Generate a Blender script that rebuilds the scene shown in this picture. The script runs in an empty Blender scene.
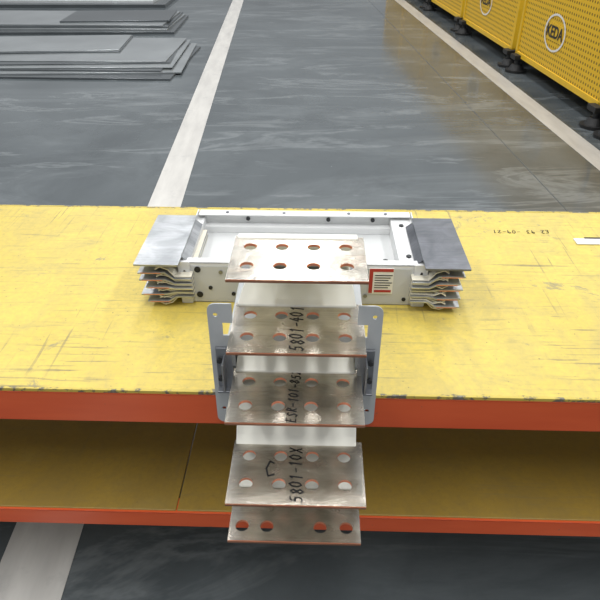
import bpy, bmesh, math, random
from mathutils import Vector, Matrix
random.seed(4)
sc=bpy.context.scene
sc.view_settings.view_transform='Standard'
sc.view_settings.look='None'
COL=sc.collection

# ---------------------------------------------------------------- materials
def lin(c):
    return tuple(((v/255)/12.92 if v/255<=0.04045 else (((v/255)+0.055)/1.055)**2.4) for v in c)+(1,)
class NT:
    def __init__(s,name):
        s.m=bpy.data.materials.new(name); s.m.use_nodes=True
        s.t=s.m.node_tree; s.n=s.t.nodes; s.b=s.n['Principled BSDF']
        s.tc=s.n.new('ShaderNodeTexCoord')
    def link(s,a,b): s.t.links.new(a,b)
    def mapping(s,scale=(1,1,1),rot=(0,0,0),coord='Object'):
        mp=s.n.new('ShaderNodeMapping'); mp.inputs['Scale'].default_value=scale; mp.inputs['Rotation'].default_value=rot
        s.link(s.tc.outputs[coord],mp.inputs[0]); return mp.outputs[0]
    def noise(s,vec,scale,detail=4,rough=0.6,dist=0):
        n=s.n.new('ShaderNodeTexNoise'); n.inputs['Scale'].default_value=scale
        n.inputs['Detail'].default_value=detail; n.inputs['Roughness'].default_value=rough; n.inputs['Distortion'].default_value=dist
        s.link(vec,n.inputs['Vector']); return n.outputs[0]
    def ramp(s,fac,stops):
        r=s.n.new('ShaderNodeValToRGB'); e=r.color_ramp.elements
        e[0].position=stops[0][0]; e[0].color=stops[0][1]
        e[1].position=stops[-1][0]; e[1].color=stops[-1][1]
        for p,c in stops[1:-1]:
            x=e.new(p); x.color=c
        s.link(fac,r.inputs[0]); return r.outputs[0]
    def mix(s,fac,a,b,blend='MIX'):
        m=s.n.new('ShaderNodeMix'); m.data_type='RGBA'; m.blend_type=blend
        for val,i in ((fac,0),(a,6),(b,7)):
            if hasattr(val,'is_output'): s.link(val,m.inputs[i])
            else: m.inputs[i].default_value=val
        return m.outputs[2]
    def math(s,op,a,b=None):
        m=s.n.new('ShaderNodeMath'); m.operation=op
        for v,i in ((a,0),(b,1)):
            if v is None: continue
            if hasattr(v,'is_output'): s.link(v,m.inputs[i])
            else: m.inputs[i].default_value=v
        return m.outputs[0]
    def bump(s,h,strength,dist=0.002):
        b=s.n.new('ShaderNodeBump'); b.inputs['Strength'].default_value=strength; b.inputs['Distance'].default_value=dist
        s.link(h,b.inputs['Height']); s.link(b.outputs[0],s.b.inputs['Normal'])
    def set(s,col=None,rough=None,metal=None):
        for v,k in ((col,'Base Color'),(rough,'Roughness'),(metal,'Metallic')):
            if v is None: continue
            if hasattr(v,'is_output'): s.link(v,s.b.inputs[k])
            else: s.b.inputs[k].default_value=v
        return s.m
W=(1,1,1,1); K=(0,0,0,1)
def G(v): return (v,v,v,1)
def simple(name,c,rough=0.5,metal=0,var=0.08,scale=12,vscale=(1,1,1)):
    t=NT(name); n=t.noise(t.mapping(vscale),scale,5)
    a=lin(c); d=tuple(x*(1-var*2.2) for x in a[:3])+(1,); l=tuple(min(1,x*(1+var)) for x in a[:3])+(1,)
    col=t.ramp(n,[(0.3,d),(0.7,l)])
    r=t.math('ADD',t.math('MULTIPLY',n,0.2),rough-0.1)
    return t.set(col,r,metal)

# plated busbar (tin)
def tin(name,a=(186,180,168),b=(226,221,210),rough=0.22,metal=0.95,streak=(160,148,132),warp=0.2,pink=0.2):
    t=NT(name)
    n1=t.noise(t.mapping((4,5,6)),3.0,4,0.55,0.6)
    n2=t.noise(t.mapping((6,220,6)),1.5,4,0.6)
    n3=t.noise(t.mapping((5,9,1)),3.0,5,0.6,0.6)
    c=t.ramp(n1,[(0.36,lin(a)),(0.62,lin(b))])
    c=t.mix(t.ramp(n2,[(0.46,K),(0.72,G(0.4))]),c,lin(streak))
    if pink: c=t.mix(t.ramp(n3,[(0.5,K),(0.68,G(pink))]),c,lin((196,156,130)))
    r=t.math('ADD',t.math('MULTIPLY',n3,0.22),rough-0.08)
    t.bump(n1,warp,0.006)
    return t.set(c,r,metal)
M_tin=tin('tin_plated_copper')
M_tin_fine=tin('tin_plate_bright',(160,163,167),(200,203,206),0.36,0.8,(128,132,136),0.1,0)
M_tin_darkrefl=tin('tin_plate_dark_reflection',(88,91,97),(118,121,127),0.36,0.6,(66,68,74),0.1,0)  # reflection of dark surroundings painted into the right plate's colour
M_copper=simple('bare_copper',(222,144,110),0.4,0.5)
M_copper_edge=simple('tarnished_copper_edge',(160,116,92),0.4,0.7)
M_sleeve=simple('white_insulation_sleeve',(240,239,229),0.45,0,0.02,6)
M_cream=simple('cream_insulation',(222,217,200),0.5,0,0.05,30)
M_house=simple('powder_coated_white_steel',(216,217,217),0.42,0,0.03,5)
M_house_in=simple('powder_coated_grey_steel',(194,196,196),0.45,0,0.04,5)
M_flange=simple('galvanised_flange',(178,182,184),0.4,0.1,0.06,8)
M_zinc=simple('zinc_bracket',(140,143,148),0.35,0.8,0.08,20)
M_black=simple('black_hole_shade',(26,27,30),0.6,0,0.05)  # flat black painted in for the shade inside holes
M_ink=simple('black_marker_ink',(12,12,16),0.7,0,0.05)
M_labelw=simple('label_paper',(228,226,218),0.5,0,0.03)
M_labelr=simple('label_red_ink',(170,46,42),0.5,0,0.05)
M_foot=simple('black_rubber_foot',(28,29,30),0.55,0,0.1)
M_darksteel=simple('dark_steel',(60,62,64),0.5,0.5,0.1)

# bench yellow
def yellow(name,base1,base2,wear,ws,dirt,sa,gate0=0.475):
    t=NT(name)
    big=t.noise(t.mapping((1,1,1)),2.2,6,0.65,0.4)
    c=t.ramp(big,[(0.3,lin(base1)),(0.7,lin(base2))])
    fine=t.noise(t.mapping((1,1,1)),60,6,0.75)
    c=t.mix(t.ramp(fine,[(0.42,K),(0.7,G(0.55))]),c,lin(dirt))
    st=t.noise(t.mapping((3,1.6,1),(0,0,0.5)),2.2,7,0.7,0.8)
    c=t.mix(t.ramp(st,[(0.48,K),(0.67,G(0.55))]),c,lin(dirt))
    st2=t.noise(t.mapping((1.5,4,1),(0,0,-0.3)),3.1,7,0.74,0.5)
    c=t.mix(t.ramp(st2,[(0.55,K),(0.67,G(0.4*sa))]),c,lin((146,135,94)))
    for rot,sc_,th,amt in ((0.35,(3,80,1),0.605,0.8),(-0.6,(70,2.5,1),0.61,0.7),(1.2,(4,110,1),0.615,0.7),(0.05,(2,140,1),0.605,0.5),(-1.1,(4,80,1),0.62,0.8),(0.8,(2.5,130,1),0.61,0.6)):
        s1=t.noise(t.mapping(sc_,(0,0,rot)),1.2,3,0.55,0.35)
        gate=t.noise(t.mapping((1,1,1),(0,0,rot*2)),3.4+rot,5,0.65)
        g=t.ramp(gate,[(gate0,K),(gate0+0.15,W)])
        m=t.ramp(s1,[(th,K),(th+0.06,G(amt*sa))])
        m=t.mix(1.0,m,g,'MULTIPLY')
        c=t.mix(m,c,lin((106,100,80)))
    p=t.noise(t.mapping((1,1.3,1)),ws,9,0.78,0.5)
    c=t.mix(t.ramp(p,[(wear,K),(wear+0.04,G(0.75))]),c,lin((128,122,98)))
    sp=t.noise(t.mapping((1,1,1)),120,3,0.6)
    c=t.mix(t.ramp(sp,[(0.69,K),(0.72,G(0.85*sa))]),c,lin((76,72,60)))
    t.bump(fine,0.3,0.001)
    r=t.math('ADD',t.math('MULTIPLY',fine,0.35),0.32)
    return t.set(c,r,0)
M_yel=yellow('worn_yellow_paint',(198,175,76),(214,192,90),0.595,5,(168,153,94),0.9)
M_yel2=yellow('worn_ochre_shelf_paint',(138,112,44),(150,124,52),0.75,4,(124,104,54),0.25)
t=NT('worn_edge_steel'); n=t.noise(t.mapping((1,1,1)),30,6,0.7)
M_edge=t.set(t.ramp(n,[(0.5,lin((190,170,78))),(0.56,lin((96,92,80))),(0.7,lin((140,138,126)))]),0.5,0.1)
t=NT('orange_red_paint'); n=t.noise(t.mapping((1,1,1)),60,7,0.75); n2=t.noise(t.mapping((1,1,6)),3,4)
c=t.ramp(n2,[(0.3,lin((200,80,40))),(0.7,lin((212,92,48)))])
c=t.mix(t.ramp(n,[(0.66,K),(0.70,W)]),c,lin((120,92,76)))
M_orange=t.set(c,0.34,0)

# floor
t=NT('grey_epoxy_floor')
v=t.mapping((1,1,1))
n1=t.noise(v,0.5,6,0.6,0.8); n2=t.noise(t.mapping((0.55,1.5,1),(0,0,0.25)),0.8,7,0.7,1.0); n3=t.noise(v,9,5,0.7)
n4=t.noise(t.mapping((0.6,2.2,1),(0,0,0.1)),1.0,6,0.65,1.2); n5=t.noise(v,1.6,8,0.75,0.6)
c=t.ramp(n1,[(0.3,lin((68,74,77))),(0.7,lin((92,98,101)))])
c=t.mix(t.ramp(n2,[(0.5,K),(0.68,G(0.3))]),c,lin((128,134,137)))
c=t.mix(t.ramp(n4,[(0.54,K),(0.6,G(0.25)),(0.64,K)]),c,lin((154,159,161)))
c=t.mix(t.ramp(n5,[(0.5,K),(0.66,G(0.4))]),c,lin((64,69,72)))
c=t.mix(t.ramp(n3,[(0.62,K),(0.8,G(0.25))]),c,lin((62,68,72)))
vo=t.n.new('ShaderNodeTexVoronoi'); vo.inputs['Scale'].default_value=4; t.link(v,vo.inputs['Vector'])
c=t.mix(t.ramp(vo.outputs['Distance'],[(0.012,G(0.5)),(0.02,K)]),c,lin((170,175,178)))
t.bump(n1,0.08,0.02)
M_floor=t.set(c,t.math('ADD',t.math('MULTIPLY',n2,0.22),0.03),0)
t=NT('white_line_paint'); n=t.noise(t.mapping((1,1,1)),7,7,0.7); n2=t.noise(t.mapping((6,1,1)),2,5,0.6)
c=t.ramp(n2,[(0.3,lin((176,174,170))),(0.7,lin((200,198,193)))])
c=t.mix(t.ramp(n,[(0.56,K),(0.75,G(0.45))]),c,lin((138,140,141)))
M_line=t.set(c,0.3,0)
M_joint=simple('floor_joint_filler',(64,70,74),0.6,0,0.1)

# perforated yellow guard
t=NT('perforated_yellow_sheet')
sp=t.n.new('ShaderNodeSeparateXYZ'); t.link(t.tc.outputs['Object'],sp.inputs[0])
def cell(o,sz,off=0.0):
    return t.math('SUBTRACT',t.math('FRACT',t.math('ADD',t.math('DIVIDE',o,sz),off)),0.5)
cy=cell(sp.outputs[1],0.045); cz=cell(sp.outputs[2],0.045)
d=t.math('SQRT',t.math('ADD',t.math('MULTIPLY',cy,cy),t.math('MULTIPLY',cz,cz)))
hole=t.math('LESS_THAN',d,0.25)
c=t.mix(hole,lin((224,180,34)),lin((128,98,20)))
M_perf=t.set(c,0.45,0)
M_gy=simple('yellow_guard_frame',(222,180,40),0.45,0,0.04)
M_sheet=simple('stacked_sheet_grey',(160,165,167),0.18,0.5,0.08,1.5)
M_sheetd=simple('stacked_sheet_dark',(96,101,104),0.2,0.5,0.08,1.5)
M_sheetl=simple('stacked_sheet_light',(206,210,212),0.25,0.3,0.05,1.5)

# ---------------------------------------------------------------- mesh helpers
def empty(name,loc=(0,0,0),rz=0):
    e=bpy.data.objects.new(name,None); COL.objects.link(e); e.location=loc; e.rotation_euler=(0,0,rz); e.empty_display_size=0.1
    return e
def mk(name,me,mats,parent=None,bevel=0):
    ob=bpy.data.objects.new(name,me); COL.objects.link(ob)
    for m in (mats if isinstance(mats,(list,tuple)) else [mats]): me.materials.append(m)
    if parent: ob.parent=parent
    if bevel:
        b=ob.modifiers.new('bevel','BEVEL'); b.width=bevel; b.segments=2; b.limit_method='ANGLE'
    return ob
def box(name,x0,x1,y0,y1,z0,z1,m,parent=None,bevel=0):
    bm=bmesh.new(); bmesh.ops.create_cube(bm,size=1)
    bmesh.ops.scale(bm,vec=(x1-x0,y1-y0,z1-z0),verts=bm.verts)
    bmesh.ops.translate(bm,vec=((x0+x1)/2,(y0+y1)/2,(z0+z1)/2),verts=bm.verts)
    me=bpy.data.meshes.new(name); bm.to_mesh(me); bm.free()
    return mk(name,me,m,parent,bevel)
def boxes(name,lst,m,parent=None,bevel=0):
    bm=bmesh.new()
    for (x0,x1,y0,y1,z0,z1) in lst:
        r=bmesh.ops.create_cube(bm,size=1)['verts']
        bmesh.ops.scale(bm,vec=(x1-x0,y1-y0,z1-z0),verts=r)
        bmesh.ops.translate(bm,vec=((x0+x1)/2,(y0+y1)/2,(z0+z1)/2),verts=r)
    me=bpy.data.meshes.new(name); bm.to_mesh(me); bm.free()
    return mk(name,me,m,parent,bevel)
def cyl(name,cx,cy,cz,r,h,axis,m,parent=None,r2=None,seg=24):
    bm=bmesh.new(); bmesh.ops.create_cone(bm,cap_ends=True,segments=seg,radius1=r,radius2=r if r2 is None else r2,depth=h)
    R={'Z':Matrix(),'Y':Matrix.Rotation(math.pi/2,4,'X'),'X':Matrix.Rotation(math.pi/2,4,'Y')}[axis]
    bmesh.ops.transform(bm,matrix=Matrix.Translation((cx,cy,cz))@R,verts=bm.verts)
    me=bpy.data.meshes.new(name); bm.to_mesh(me); bm.free()
    return mk(name,me,m,parent)
def holed_plate(name,outer,holes,thick,matrix,mats,parent,bevel=0):
    """outer: list of 2D pts; holes: (cx,cy,rx,ry). Real through-holes."""
    cu=bpy.data.curves.new(name+'_c','CURVE'); cu.dimensions='2D'; cu.fill_mode='BOTH'; cu.extrude=thick/2
    def add(pts):
        s=cu.splines.new('POLY'); s.points.add(len(pts)-1)
        for p,q in zip(s.points,pts): p.co=(q[0],q[1],0,1)
        s.use_cyclic_u=True
    add(outer)
    for cx,cy,rx,ry in holes:
        add([(cx+rx*math.cos(a*math.tau/28),cy+ry*math.sin(a*math.tau/28)) for a in range(28)])
    o=bpy.data.objects.new(name+'_c',cu); COL.objects.link(o)
    bpy.context.view_layer.update()
    me=bpy.data.meshes.new_from_object(o.evaluated_get(bpy.context.evaluated_depsgraph_get()))
    bpy.data.objects.remove(o)
    me.name=name; me.materials.clear()
    bm=bmesh.new(); bm.from_mesh(me); bmesh.ops.remove_doubles(bm,verts=bm.verts,dist=1e-6)
    bmesh.ops.recalc_face_normals(bm,faces=bm.faces)
    for f in bm.faces:
        f.smooth=False; f.material_index=1 if (abs(f.normal.z)<0.5 and len(mats)>1) else 0
    bmesh.ops.transform(bm,matrix=matrix,verts=bm.verts); bm.to_mesh(me); bm.free()
    return mk(name,me,mats,parent)
def rrect(x0,x1,y0,y1,r,n=5):
    pts=[]
    for cx,cy,a0 in ((x1-r,y1-r,0),(x0+r,y1-r,90),(x0+r,y0+r,180),(x1-r,y0+r,270)):
        for i in range(n+1):
            a=math.radians(a0+90*i/n); pts.append((cx+r*math.cos(a),cy+r*math.sin(a)))
    return pts
def strip(name,pts,thick,a0,a1,axis,m,parent,bevel=0):
    """polyline in (u,z), extruded along other horizontal axis. axis='X' : u=Y ; axis='Y': u=X"""
    P=[Vector(p) for p in pts]; up=[];dn=[]
    for i,p in enumerate(P):
        d=(P[min(i+1,len(P)-1)]-P[max(i-1,0)]).normalized(); n=Vector((-d.y,d.x))*thick/2
        up.append(p+n); dn.append(p-n)
    loop=up+dn[::-1]; bm=bmesh.new()
    def co(p,a): return (a,p.x,p.y) if axis=='X' else (p.x,a,p.y)
    A=[bm.verts.new(co(p,a0)) for p in loop]; B=[bm.verts.new(co(p,a1)) for p in loop]
    n=len(loop); k=len(P)
    for i in range(n): bm.faces.new((A[i],A[(i+1)%n],B[(i+1)%n],B[i]))
    for V in (A,B):
        for i in range(k-1): bm.faces.new((V[i],V[i+1],V[n-2-i],V[n-1-i]))
    bmesh.ops.recalc_face_normals(bm,faces=bm.faces)
    me=bpy.data.meshes.new(name); bm.to_mesh(me); bm.free()
    return mk(name,me,m,parent,bevel)
def text(name,s,size,matrix,m,parent,ext=0.0002,shear=0.2,space=1.0,off=0.0):
    cu=bpy.data.curves.new(name+'_c','FONT'); cu.body=s; cu.size=size; cu.align_x='CENTER'; cu.align_y='CENTER'; cu.extrude=ext; cu.shear=shear; cu.space_character=space; cu.offset=off
    o=bpy.data.objects.new(name+'_c',cu); COL.objects.link(o); bpy.context.view_layer.update()
    me=bpy.data.meshes.new_from_object(o.evaluated_get(bpy.context.evaluated_depsgraph_get()))
    bpy.data.objects.remove(o); me.name=name; me.materials.clear(); me.transform(matrix)
    return mk(name,me,m,parent)
# pen-stroke lettering (hand-drawn glyphs, unit cell 0..1 x 0..1.6)
GL={'0':[[(.5,1.6),(.1,1.2),(.05,.5),(.4,0),(.8,.3),(.9,1.1),(.5,1.6)]],
'1':[[(.3,1.3),(.6,1.6),(.5,0)]],
'2':[[(.1,1.3),(.5,1.6),(.85,1.2),(.1,0),(.95,.05)]],
'3':[[(.1,1.5),(.8,1.5),(.4,.9),(.85,.5),(.5,0),(.1,.15)]],
'4':[[(.6,1.6),(.1,.6),(.95,.6)],[(.7,1.1),(.6,0)]],
'5':[[(.9,1.6),(.3,1.55),(.2,.9),(.7,.95),(.8,.3),(.4,0),(.05,.15)]],
'8':[[(.5,.85),(.15,1.25),(.5,1.6),(.85,1.25),(.5,.85),(.1,.4),(.5,0),(.9,.4),(.5,.85)]],
'9':[[(.85,1.2),(.4,1.6),(.1,1.2),(.5,.8),(.85,1.2),(.7,0)]],
'C':[[(.9,1.35),(.5,1.6),(.1,.9),(.3,.1),(.9,.15)]],
'S':[[(.9,1.4),(.5,1.6),(.15,1.25),(.8,.5),(.5,0),(.05,.2)]],
'R':[[(.15,0),(.2,1.6),(.8,1.4),(.7,.95),(.2,.8),(.9,0)]],
'E':[[(.9,1.6),(.2,1.55),(.15,0),(.9,.05)],[(.2,.8),(.7,.85)]],
'X':[[(.1,1.6),(.9,0)],[(.9,1.6),(.1,0)]],
'-':[[(.15,.8),(.85,.85)]],' ':[],'P':[[(.15,0),(.2,1.6),(.85,1.3),(.25,.8)]]}
def handwriting(name,s,h,wd,matrix,m,parent):
    bm=bmesh.new(); adv=h*0.72; total=adv*len(s); rnd=random.Random(len(s)*7+ord(s[0]))
    for i,ch in enumerate(s):
        jx,jy=rnd.uniform(-.06,.06),rnd.uniform(-.12,.12)
        for st in GL.get(ch,[]):
            P=[Vector((i*adv-total/2+(p[0]+jx+0.15*p[1])*h*0.5,(p[1]+jy-0.8)/1.6*h)) for p in st]
            for a,b in zip(P,P[1:]):
                d=(b-a).normalized(); n=Vector((-d.y,d.x))*wd/2; a2=a-d*wd*0.4; b2=b+d*wd*0.4
                bm.faces.new([bm.verts.new((q.x,q.y,0)) for q in (a2-n,b2-n,b2+n,a2+n)])
    bmesh.ops.transform(bm,matrix=matrix,verts=bm.verts)
    me=bpy.data.meshes.new(name); bm.to_mesh(me); bm.free()
    return mk(name,me,m,parent)
T=Matrix.Translation
def RZ(a): return Matrix.Rotation(math.radians(a),4,'Z')
def RX(a): return Matrix.Rotation(math.radians(a),4,'X')

# ---------------------------------------------------------------- floor
box('floor',-14,14,-6,26,-0.1,0,M_floor)
fl=math.radians(2.05)
def onfloor(name,x0,x1,y0,y1,m,z=0.0015):
    e=box(name,x0,x1,y0,y1,0.0,z,m); e.rotation_euler=(0,0,fl); return e
onfloor('floor_line_marking',-0.78,-0.585,-3,24,M_line)
onfloor('floor_line_marking',2.13,2.30,-3,24,M_line)
onfloor('floor_joint',1.66,1.665,-3,24,M_joint,0.001)

# ---------------------------------------------------------------- workbench
YA=math.radians(-1.67)
bench=empty('workbench',(-0.029,0.0004,0),YA)
BX0,BX1=-1.5,1.5; F,Bk=0.815,1.605
box('top_panel',BX0,BX1,F+0.004,Bk-0.004,0.735,0.750,M_yel,bench,0.002)
def ragged(name,y0,y1,side):
    bm=bmesh.new(); n=400; A=[];B=[];C=[];D=[]
    for i in range(n+1):
        x=BX0+(BX1-BX0)*i/n; j=random.uniform(0,0.005) if random.random()<.3 else random.uniform(0,.001)
        ya,yb=(y0,y1+j) if side=='f' else (y0-j,y1)
        A.append(bm.verts.new((x,ya,0.7507)));B.append(bm.verts.new((x,yb,0.7507)))
        C.append(bm.verts.new((x,ya,0.735)));D.append(bm.verts.new((x,yb,0.735)))
    for i in range(n):
        bm.faces.new((A[i],A[i+1],B[i+1],B[i])); bm.faces.new((C[i],A[i],A[i+1],C[i+1])[::-1]); bm.faces.new((B[i],D[i],D[i+1],B[i+1])[::-1])
    bmesh.ops.recalc_face_normals(bm,faces=bm.faces)
    me=bpy.data.meshes.new(name); bm.to_mesh(me); bm.free(); mk(name,me,M_edge,bench)
ragged('front_edge_strip',F,F+0.0042,'f'); ragged('back_edge_strip',Bk-0.005,Bk,'b')
def channel(name,y0,y1,z0,z1):
    t_=0.003; s=1 if y1>y0 else -1
    ya,yb=min(y0,y1),max(y0,y1)
    boxes(name,[(BX0,BX1,y0 if s>0 else y0-t_,(y0+t_) if s>0 else y0,z0,z1),
                (BX0,BX1,ya,yb,z0,z0+t_),(BX0,BX1,ya,yb,z1-t_,z1)],M_orange,bench,0.0012)
channel('front_rail',F-0.002,F+0.045,0.672,0.744)
channel('back_rail',Bk,Bk-0.045,0.665,0.7345)
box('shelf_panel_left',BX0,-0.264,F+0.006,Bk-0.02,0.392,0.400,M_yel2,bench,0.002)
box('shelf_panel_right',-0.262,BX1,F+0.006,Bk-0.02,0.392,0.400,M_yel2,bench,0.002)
channel('shelf_front_rail',F,F+0.04,0.352,0.3975)
channel('shelf_back_rail',Bk,Bk-0.04,0.335,0.3915)
legs=[]
for x in (BX0,BX1-0.05):
    for y in (F+0.004,Bk-0.054):
        legs.append((x,x+0.05,y,y+0.05,0.004,0.735)); legs.append((x-0.02,x+0.07,y-0.02 ,y+0.07,0,0.006))
boxes('legs',legs,M_orange,bench,0.002)
handwriting('marker_scribble','E2 93 -09-21',0.018,0.0022,T((0.585,1.475,0.7506))@RZ(181),M_ink,bench)
wstrip=empty('white_strip',(-0.029,0.0004,0),YA)  # flat white strip with a black edge on the bench top
box('white_strip_body',0.712,0.83,1.405,1.436,0.7508,0.7535,M_labelw,wstrip,0.0005)
box('white_strip_mark',0.742,0.83,1.434,1.441,0.7508,0.7542,M_ink,wstrip)

# ---------------------------------------------------------------- busbar trunking tee
tee=empty('busbar_trunking_tee',(-0.029,0.0004,0),YA)
Z0=0.7510
X0,X1,Y0,Y1,ZT=-0.262,0.262,1.11,1.36,0.852
boxes('housing_shell',[
 (X0,X1,Y0,Y0+0.003,Z0,ZT),(X0,X1,Y1-0.003,Y1,Z0,ZT),
 (X0,X1,Y0,Y0+0.022,ZT-0.003,ZT),
 (X0+0.002,X1-0.002,Y1-0.02,Y1+0.008,ZT,ZT+0.003),
 (X0,X1,Y0,Y1,Z0,Z0+0.003)],M_house,tee,0.0008)
box('recess_floor',X0+0.012,X1-0.012,Y0+0.003,Y1-0.003,0.806,0.809,M_house_in,tee)
box('recess_step',X0+0.014,X1-0.05,Y1-0.026,Y1-0.003,0.809,0.826,M_house,tee,0.001)
boxes('end_frames',[
 (X0-0.003,X0,Y0-0.004,Y1+0.004,Z0,ZT+0.006),(X1,X1+0.003,Y0-0.004,Y1+0.004,Z0,ZT+0.006),
 (X0,X0+0.016,Y0+0.003,Y1-0.003,ZT-0.012,ZT-0.009),(X1-0.048,X1,Y0+0.003,Y1-0.003,ZT-0.010,ZT-0.007),
 (X1-0.05,X1-0.047,Y0+0.003,Y1-0.003,0.809,ZT-0.007),(X0+0.014,X0+0.017,Y0+0.003,Y1-0.003,0.809,ZT-0.009)],M_house,tee,0.0008)
def vplate(name,x0,x1,z0,z1,y,holes,m,th=0.003,r=0.003):
    return holed_plate(name,rrect(x0,x1,z0,z1,r),holes,th,T((0,y,0))@RX(90),m if isinstance(m,list) else [m],tee)
vplate('corner_bracket_left',X0-0.004,X0+0.021,Z0,ZT+0.004,Y0-0.004,[(X0+0.009,Z0+0.02+0.02*i,0.0028,0.005) for i in range(4)],M_house)
vplate('corner_bracket_right',X1-0.021,X1+0.008,Z0,ZT+0.004,Y0-0.004,[(X1-0.005,Z0+0.016+0.022*i,0.003,0.006) for i in range(4)],M_house)
box('bracket_hole_shade_left',X0,X0+0.019,Y0-0.0022,Y0-0.0002,Z0+0.004,ZT-0.004,M_black,tee)  # black sheets added behind both brackets so their holes look shaded
box('bracket_hole_shade_right',X1-0.018,X1-0.001,Y0-0.0022,Y0-0.0002,Z0+0.004,ZT-0.004,M_black,tee)
boxes('front_panel_recess',[(-0.238,-0.11,Y0-0.0012,Y0-0.0002,0.757,0.844),(0.118,0.236,Y0-0.0012,Y0-0.0002,0.757,0.844)],M_house_in,tee)
for i,(x,z) in enumerate([(-0.225,0.772),(-0.20,0.79),(-0.175,0.83),(-0.225,0.836),(-0.15,0.775),(0.14,0.775),(0.13,0.83),(0.225,0.767)]):
    cyl('panel_hole_%d'%i,x,Y0-0.002,z,0.0045 if i%3 else 0.007,0.003,'Y',M_black if i%3!=2 else M_zinc,tee)  # black discs paint the shade of open holes on the panel
for i,(x,y) in enumerate([(-0.19,1.345),(-0.05,1.345),(0.11,1.345),(0.20,1.345)]):
    cyl('rivet_%d'%i,x,y+0.008,ZT+0.004,0.004,0.003,'Z',M_zinc,tee)
for i,(x,y) in enumerate([(0.235,1.16),(0.235,1.31),(0.19,1.2),(-0.235,1.16)]):
    cyl('recess_bolt_%d'%i,x,y,(ZT-0.006) if x>0.2 else 0.811,0.006,0.005,'Z',M_darksteel,tee,seg=6)
for i,x in enumerate((-0.14,0.06,0.17)):
    cyl('wall_bolt_%d'%i,x,Y1-0.005,0.838,0.005,0.004,'Y',M_darksteel,tee)
# label
yl0,yl1=Y0-0.0042,Y0-0.0036
box('label_paper',0.145,0.198,Y0-0.0035,Y0-0.001,0.782,0.846,M_labelw,tee)
boxes('label_red_blocks',[(0.146,0.197,yl0,yl1,0.838,0.845),(0.146,0.154,yl0,yl1,0.784,0.838),(0.158,0.195,yl0,yl1,0.786,0.792)],M_labelr,tee)
boxes('label_text_rows',[(0.158,0.158+0.030+0.004*(i%3),yl0,yl1,0.797+0.0062*i,0.7988+0.0062*i) for i in range(6)],M_ink,tee)

def run_end(side,topm):
    s=-1 if side=='left' else 1
    a,b=sorted((s*0.258,s*0.352))
    holed_plate('end_top_plate_'+side,rrect(a,b,1.074,1.312,0.002),[],0.004,T((0,0,0.864)),[topm],tee)
    strip('end_top_plate_neck_'+side,[(s*0.30,0.861),(s*0.262,0.861),(s*0.245,0.847)],0.003,1.12,1.30,'Y',topm,tee)
    zs=[0.842,0.824,0.806,0.786,0.767]
    for i,z in enumerate(zs):
        zc=0.802+(z-0.804)*0.62
        y0=1.082+random.uniform(-0.006,0.004); e=0.345+random.uniform(-0.012,0.004)
        strip('end_bar_%s_%d'%(side,i),[(s*0.235,zc),(s*0.272,zc),(s*0.290,z),(s*e,z+random.uniform(-0.003,0.002))],0.004,y0,1.31,'Y',M_tin_fine,tee,0.0006)
        for k,dz in enumerate((0.0045,-0.0045)):
            yy=y0+0.004+random.uniform(0,0.004)
            strip('end_insulation_%s_%d_%d'%(side,i,k),[(s*0.235,zc+dz),(s*0.270,zc+dz*0.9),(s*0.284,z+dz*1.3),(s*0.300,z+dz*(1.9+random.random())),(s*0.311,z+dz*1.2)],0.0022,yy,1.305,'Y',M_cream,tee)
        strip('end_bar_copper_%s_%d'%(side,i),[(s*(e-0.05),z-0.0006),(s*(e-0.006),z-0.0006)],0.0014,y0-0.0008,y0+0.002,'Y',M_copper,tee)
run_end('left',M_tin_fine); run_end('right',M_tin_darkrefl)

box('branch_housing',-0.106,0.100,0.87,Y0,Z0,0.842,M_house_in,tee,0.002)
boxes('branch_side_channels',[(-0.128,-0.112,0.812,Y0,Z0,0.842),(0.106,0.122,0.812,Y0,Z0,0.842)],M_flange,tee,0.001)
xo,zo0,zo1,r=0.145,0.685,0.952,0.014
pts=[]
def arc(cx,cz,a0,a1,rr=r):
    for i in range(6):
        a=math.radians(a0+(a1-a0)*i/5); pts.append((cx+rr*math.cos(a),cz+rr*math.sin(a)))
arc(-xo+r,zo0+r,180,270); arc(xo-r,zo0+r,270,360); arc(xo-r,zo1-r,0,90)
xi=0.104
def side_pts(s):
    o=0.1215
    q=[(xi,zo1),(xi,0.914),(o,0.914),(o,0.888),(xi,0.888),(xi,0.821),(o,0.821),(o,0.795),(xi,0.795),(xi,0.742)]
    return [(s*a,b) for a,b in q]
pts+=side_pts(1)+side_pts(-1)[::-1]
arc(-xo+r,zo1-r,90,180)
holed_plate('branch_flange',pts,[(-0.131,0.72,0.004,0.004),(0.131,0.72,0.004,0.004),(-0.132,0.93,0.004,0.004),(0.132,0.93,0.004,0.004)],0.003,T((-0.003,0.808,0))@RX(90),[M_flange],tee)
for s,nm in ((-1,'left'),(1,'right')):
    xa,xb=sorted((s*0.108-0.003,s*0.136-0.003))
    boxes('flange_bracket_'+nm,[(xa,xb,0.800,0.806,0.775,0.865),
        (min(s*0.120,s*0.123)-0.003,max(s*0.120,s*0.123)-0.003,0.772,0.806,0.79,0.85),
        (xa,xb,0.786,0.806,0.775,0.779)],M_zinc,tee,0.001)
    for k,z in enumerate((0.80,0.84)):
        cyl('bracket_bolt_%s_%d'%(nm,k),s*0.130-0.003,0.798,z,0.005,0.007,'Y',M_darksteel,tee,seg=6)

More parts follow.
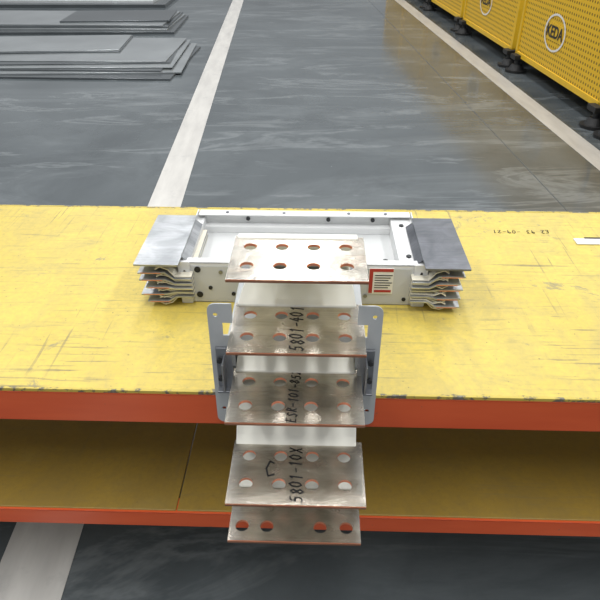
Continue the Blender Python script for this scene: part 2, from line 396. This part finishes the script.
# conductors
WX0,WX1=-0.1135,0.1095
rows=[(1.007,0.790,0.935),(0.900,0.743,0.884),(0.807,0.682,0.815),(0.704,0.607,0.742),(0.615,0.603,0.722)]
offs=[0.003,0.003,0.0025,0.006,0.0045]
sleeves=[
 [(0.925,1.0075),(0.945,1.004),(1.0,0.955),(1.075,0.872),(1.125,0.866)],
 [(0.874,0.9005),(0.895,0.898),(1.0,0.876),(1.075,0.856),(1.125,0.852)],
 [(0.805,0.8075),(0.83,0.812),(0.90,0.828),(1.09,0.838)],
 [(0.735,0.702),(0.748,0.715),(0.785,0.766),(0.80,0.776),(0.89,0.785)],
 [(0.712,0.615),(0.735,0.622),(0.775,0.715),(0.788,0.749),(0.805,0.760),(0.89,0.765)]]
hx=[-0.0845,-0.0305,0.0235,0.0775]
for i,(z,yf,yb) in enumerate(rows):
    L=yb-yf; o=offs[i]
    xs=hx if i<4 else [-0.092,-0.050,0.040,0.084]
    fr=0.30 if i<4 else 0.24
    holes=[(x+o,yf+L*fr,0.0112,0.0112) for x in xs]+[(x+o,yf+L*0.74,0.0112,0.0112) for x in xs]
    x1=(WX1 if i<4 else WX1-0.002)+o
    holed_plate('busbar_plate_%d'%(i+1),rrect(WX0+o,x1,yf,yb,0.0012,2),holes,0.005,T((0,0,z)),[M_tin,M_copper],tee)
    strip('busbar_sleeve_%d'%(i+1),sleeves[i],0.011,WX0+0.003+o,WX1-0.010+o,'X',M_sleeve,tee,0.002)
    box('busbar_cut_edge_%d'%(i+1),WX0+o,x1,yf-0.001,yf-0.0001,z-0.0025,z+0.0012,M_copper_edge,tee)
def note(nm,s,i,x,h,fr=0.5,rot=90,wd=0.0024):
    z,yf,yb=rows[i]
    handwriting(nm,s,h,wd,T((x+offs[i],yf+(yb-yf)*fr,z+0.0029))@RZ(rot),M_ink,tee)
note('writing_b','5801-401',1,-0.003,0.022,0.5,91)
note('writing_c','ESR-101-852',2,-0.006,0.016,0.5,88,0.002)
note('writing_d','5801-10X',3,-0.003,0.020,0.47,92)
note('writing_e','C',3,-0.046,0.032,0.53,10,0.003)

# ---------------------------------------------------------------- yellow machine guards
def guard(yc,length,logo=False):
    g=empty('perforated_machine_guard',(2.50-0.036*yc,yc,0),fl)
    h=length/2-0.03; zb,zt=0.14,1.35
    boxes('frame',[(0,0.05,-h,-h+0.05,zb,zt),(0,0.05,h-0.05,h,zb,zt),(0,0.05,-h,h,zb,zb+0.05),(0,0.05,-h,h,zt-0.05,zt)],M_gy,g,0.004)
    boxes('back_frame',[(0.9,0.95,-h,-h+0.05,zb,zt),(0.9,0.95,h-0.05,h,zb,zt),(0.05,0.9,-h,-h+0.05,zt-0.05,zt),(0.05,0.9,h-0.05,h,zt-0.05,zt)],M_gy,g,0.004)
    box('perforated_sheet',0.012,0.018,-h+0.05,h-0.05,zb+0.05,zt-0.05,M_perf,g)
    box('machine_base',0.15,0.85,-h,h,0.10,0.6,M_darksteel,g,0.01)
    for k,y in enumerate((-h+0.02,h-0.12)):
        cyl('foot_base_%d'%k,0.0,y,0.012,0.11,0.024,'Z',M_foot,g)
        cyl('foot_pad_%d'%k,0.0,y,0.05,0.08,0.055,'Z',M_foot,g,0.05)
        cyl('foot_stem_%d'%k,0.0,y,0.11,0.03,0.10,'Z',M_darksteel,g)
        box('foot_bracket_%d'%k,-0.06,0.16,y-0.07,y+0.07,0.125,0.17,M_foot,g,0.004)
    if logo:
        yo=0.14; zo=0.50
        bm=bmesh.new(); n=48; rings=[]
        for rr in (0.165,0.186):
            rings.append([bm.verts.new((0.007,yo+rr*1.25*math.cos(a*math.tau/n),zo+rr*0.85*math.sin(a*math.tau/n))) for a in range(n)])
        for a in range(n): bm.faces.new((rings[0][a],rings[0][(a+1)%n],rings[1][(a+1)%n],rings[1][a]))
        me=bpy.data.meshes.new('logo_ring'); bm.to_mesh(me); bm.free(); mk('logo_ring',me,M_labelw,g)
        box('logo_band',0.008,0.0115,yo-0.17,yo+0.17,zo-0.07,zo+0.07,M_gy,g)
        text('logo_lettering','KEDA',0.14,T((0.006,yo,zo))@RZ(-90)@RX(90),M_darksteel,g,0.001,0,1,0.003)
for yc,ln,lg in ((3.6,2.05,False),(5.7,2.05,True),(7.8,2.05,True),(9.9,2.05,True),(12.0,2.05,False),(14.1,2.05,False)):
    guard(yc,ln,lg)

# ---------------------------------------------------------------- sheet stacks, left
def stack(name,items):
    e=empty(name); z=0
    for k,(cx,cy,sx,sy,th,rot,m) in enumerate(items):
        o=box('sheet_%d'%k,-sx/2,sx/2,-sy/2,sy/2,0,th,m,e,0.002)
        o.location=(cx,cy,z); o.rotation_euler=(0,0,math.radians(rot)); z+=th
    return e
stack('sheet_metal_stack',[
 (-2.55,7.05,2.6,1.60,0.018,-3,M_sheetd),
 (-2.42,7.12,2.35,1.50,0.014,2,M_sheet),
 (-2.50,7.20,2.2,1.50,0.014,-2,M_sheetd),
 (-2.40,7.24,2.12,1.48,0.010,1,M_sheet),
 (-2.46,7.30,2.1,1.35,0.012,3,M_sheetd),
 (-2.44,7.36,2.05,1.30,0.008,-1,M_sheet),
 (-3.0,7.55,1.9,0.95,0.014,4,M_sheetd),
 (-3.0,7.57,1.86,0.91,0.006,4,M_sheet)])
stack('sheet_metal_stack',[
 (-3.2,9.35,3.0,1.40,0.03,1,M_sheetd),
 (-3.25,9.45,2.95,1.30,0.02,-2,M_sheet),
 (-3.22,9.48,2.85,1.25,0.02,0,M_sheetd),
 (-3.25,9.50,2.8,1.22,0.015,-2,M_sheet),
 (-2.6,9.55,1.5,0.95,0.02,3,M_sheetd)])
stack('sheet_metal_stack',[
 (-3.9,11.7,3.3,1.3,0.05,0,M_sheetd),
 (-4.0,11.8,3.1,1.2,0.04,-2,M_sheetl)])

# ---------------------------------------------------------------- light
w=bpy.data.worlds.new('hall_light'); sc.world=w; w.use_nodes=True
nt=w.node_tree; bg=nt.nodes['Background']
tc=nt.nodes.new('ShaderNodeTexCoord'); sp=nt.nodes.new('ShaderNodeSeparateXYZ'); nt.links.new(tc.outputs['Generated'],sp.inputs[0])
rp=nt.nodes.new('ShaderNodeValToRGB'); nt.links.new(sp.outputs[2],rp.inputs[0])
e=rp.color_ramp.elements; e[0].position=0.0; e[0].color=(0.16,0.165,0.17,1); e[1].position=1.0; e[1].color=(1.0,1.0,1.0,1)
x=e.new(0.15); x.color=(0.42,0.44,0.46,1); x=e.new(0.45); x.color=(0.72,0.74,0.77,1)
nt.links.new(rp.outputs[0],bg.inputs[0]); bg.inputs[1].default_value=0.71
for x in (-4.5,0.0,4.5):
    for y in (-1.5,5.5,12.5):
        l=bpy.data.lights.new('hall_strip_lamp','AREA'); l.shape='RECTANGLE'; l.size=0.7; l.size_y=5.0; l.energy=205; l.color=(1,0.995,0.98)
        o=bpy.data.objects.new('hall_strip_lamp',l); COL.objects.link(o); o.location=(x,y,7.5)

# ---------------------------------------------------------------- camera
cd=bpy.data.cameras.new('camera'); cd.lens=36; cd.sensor_width=36; cd.clip_start=0.02
co=bpy.data.objects.new('camera',cd); COL.objects.link(co); co.location=(0,0,1.5); co.rotation_euler=(math.radians(56.3),0,0)
sc.camera=co
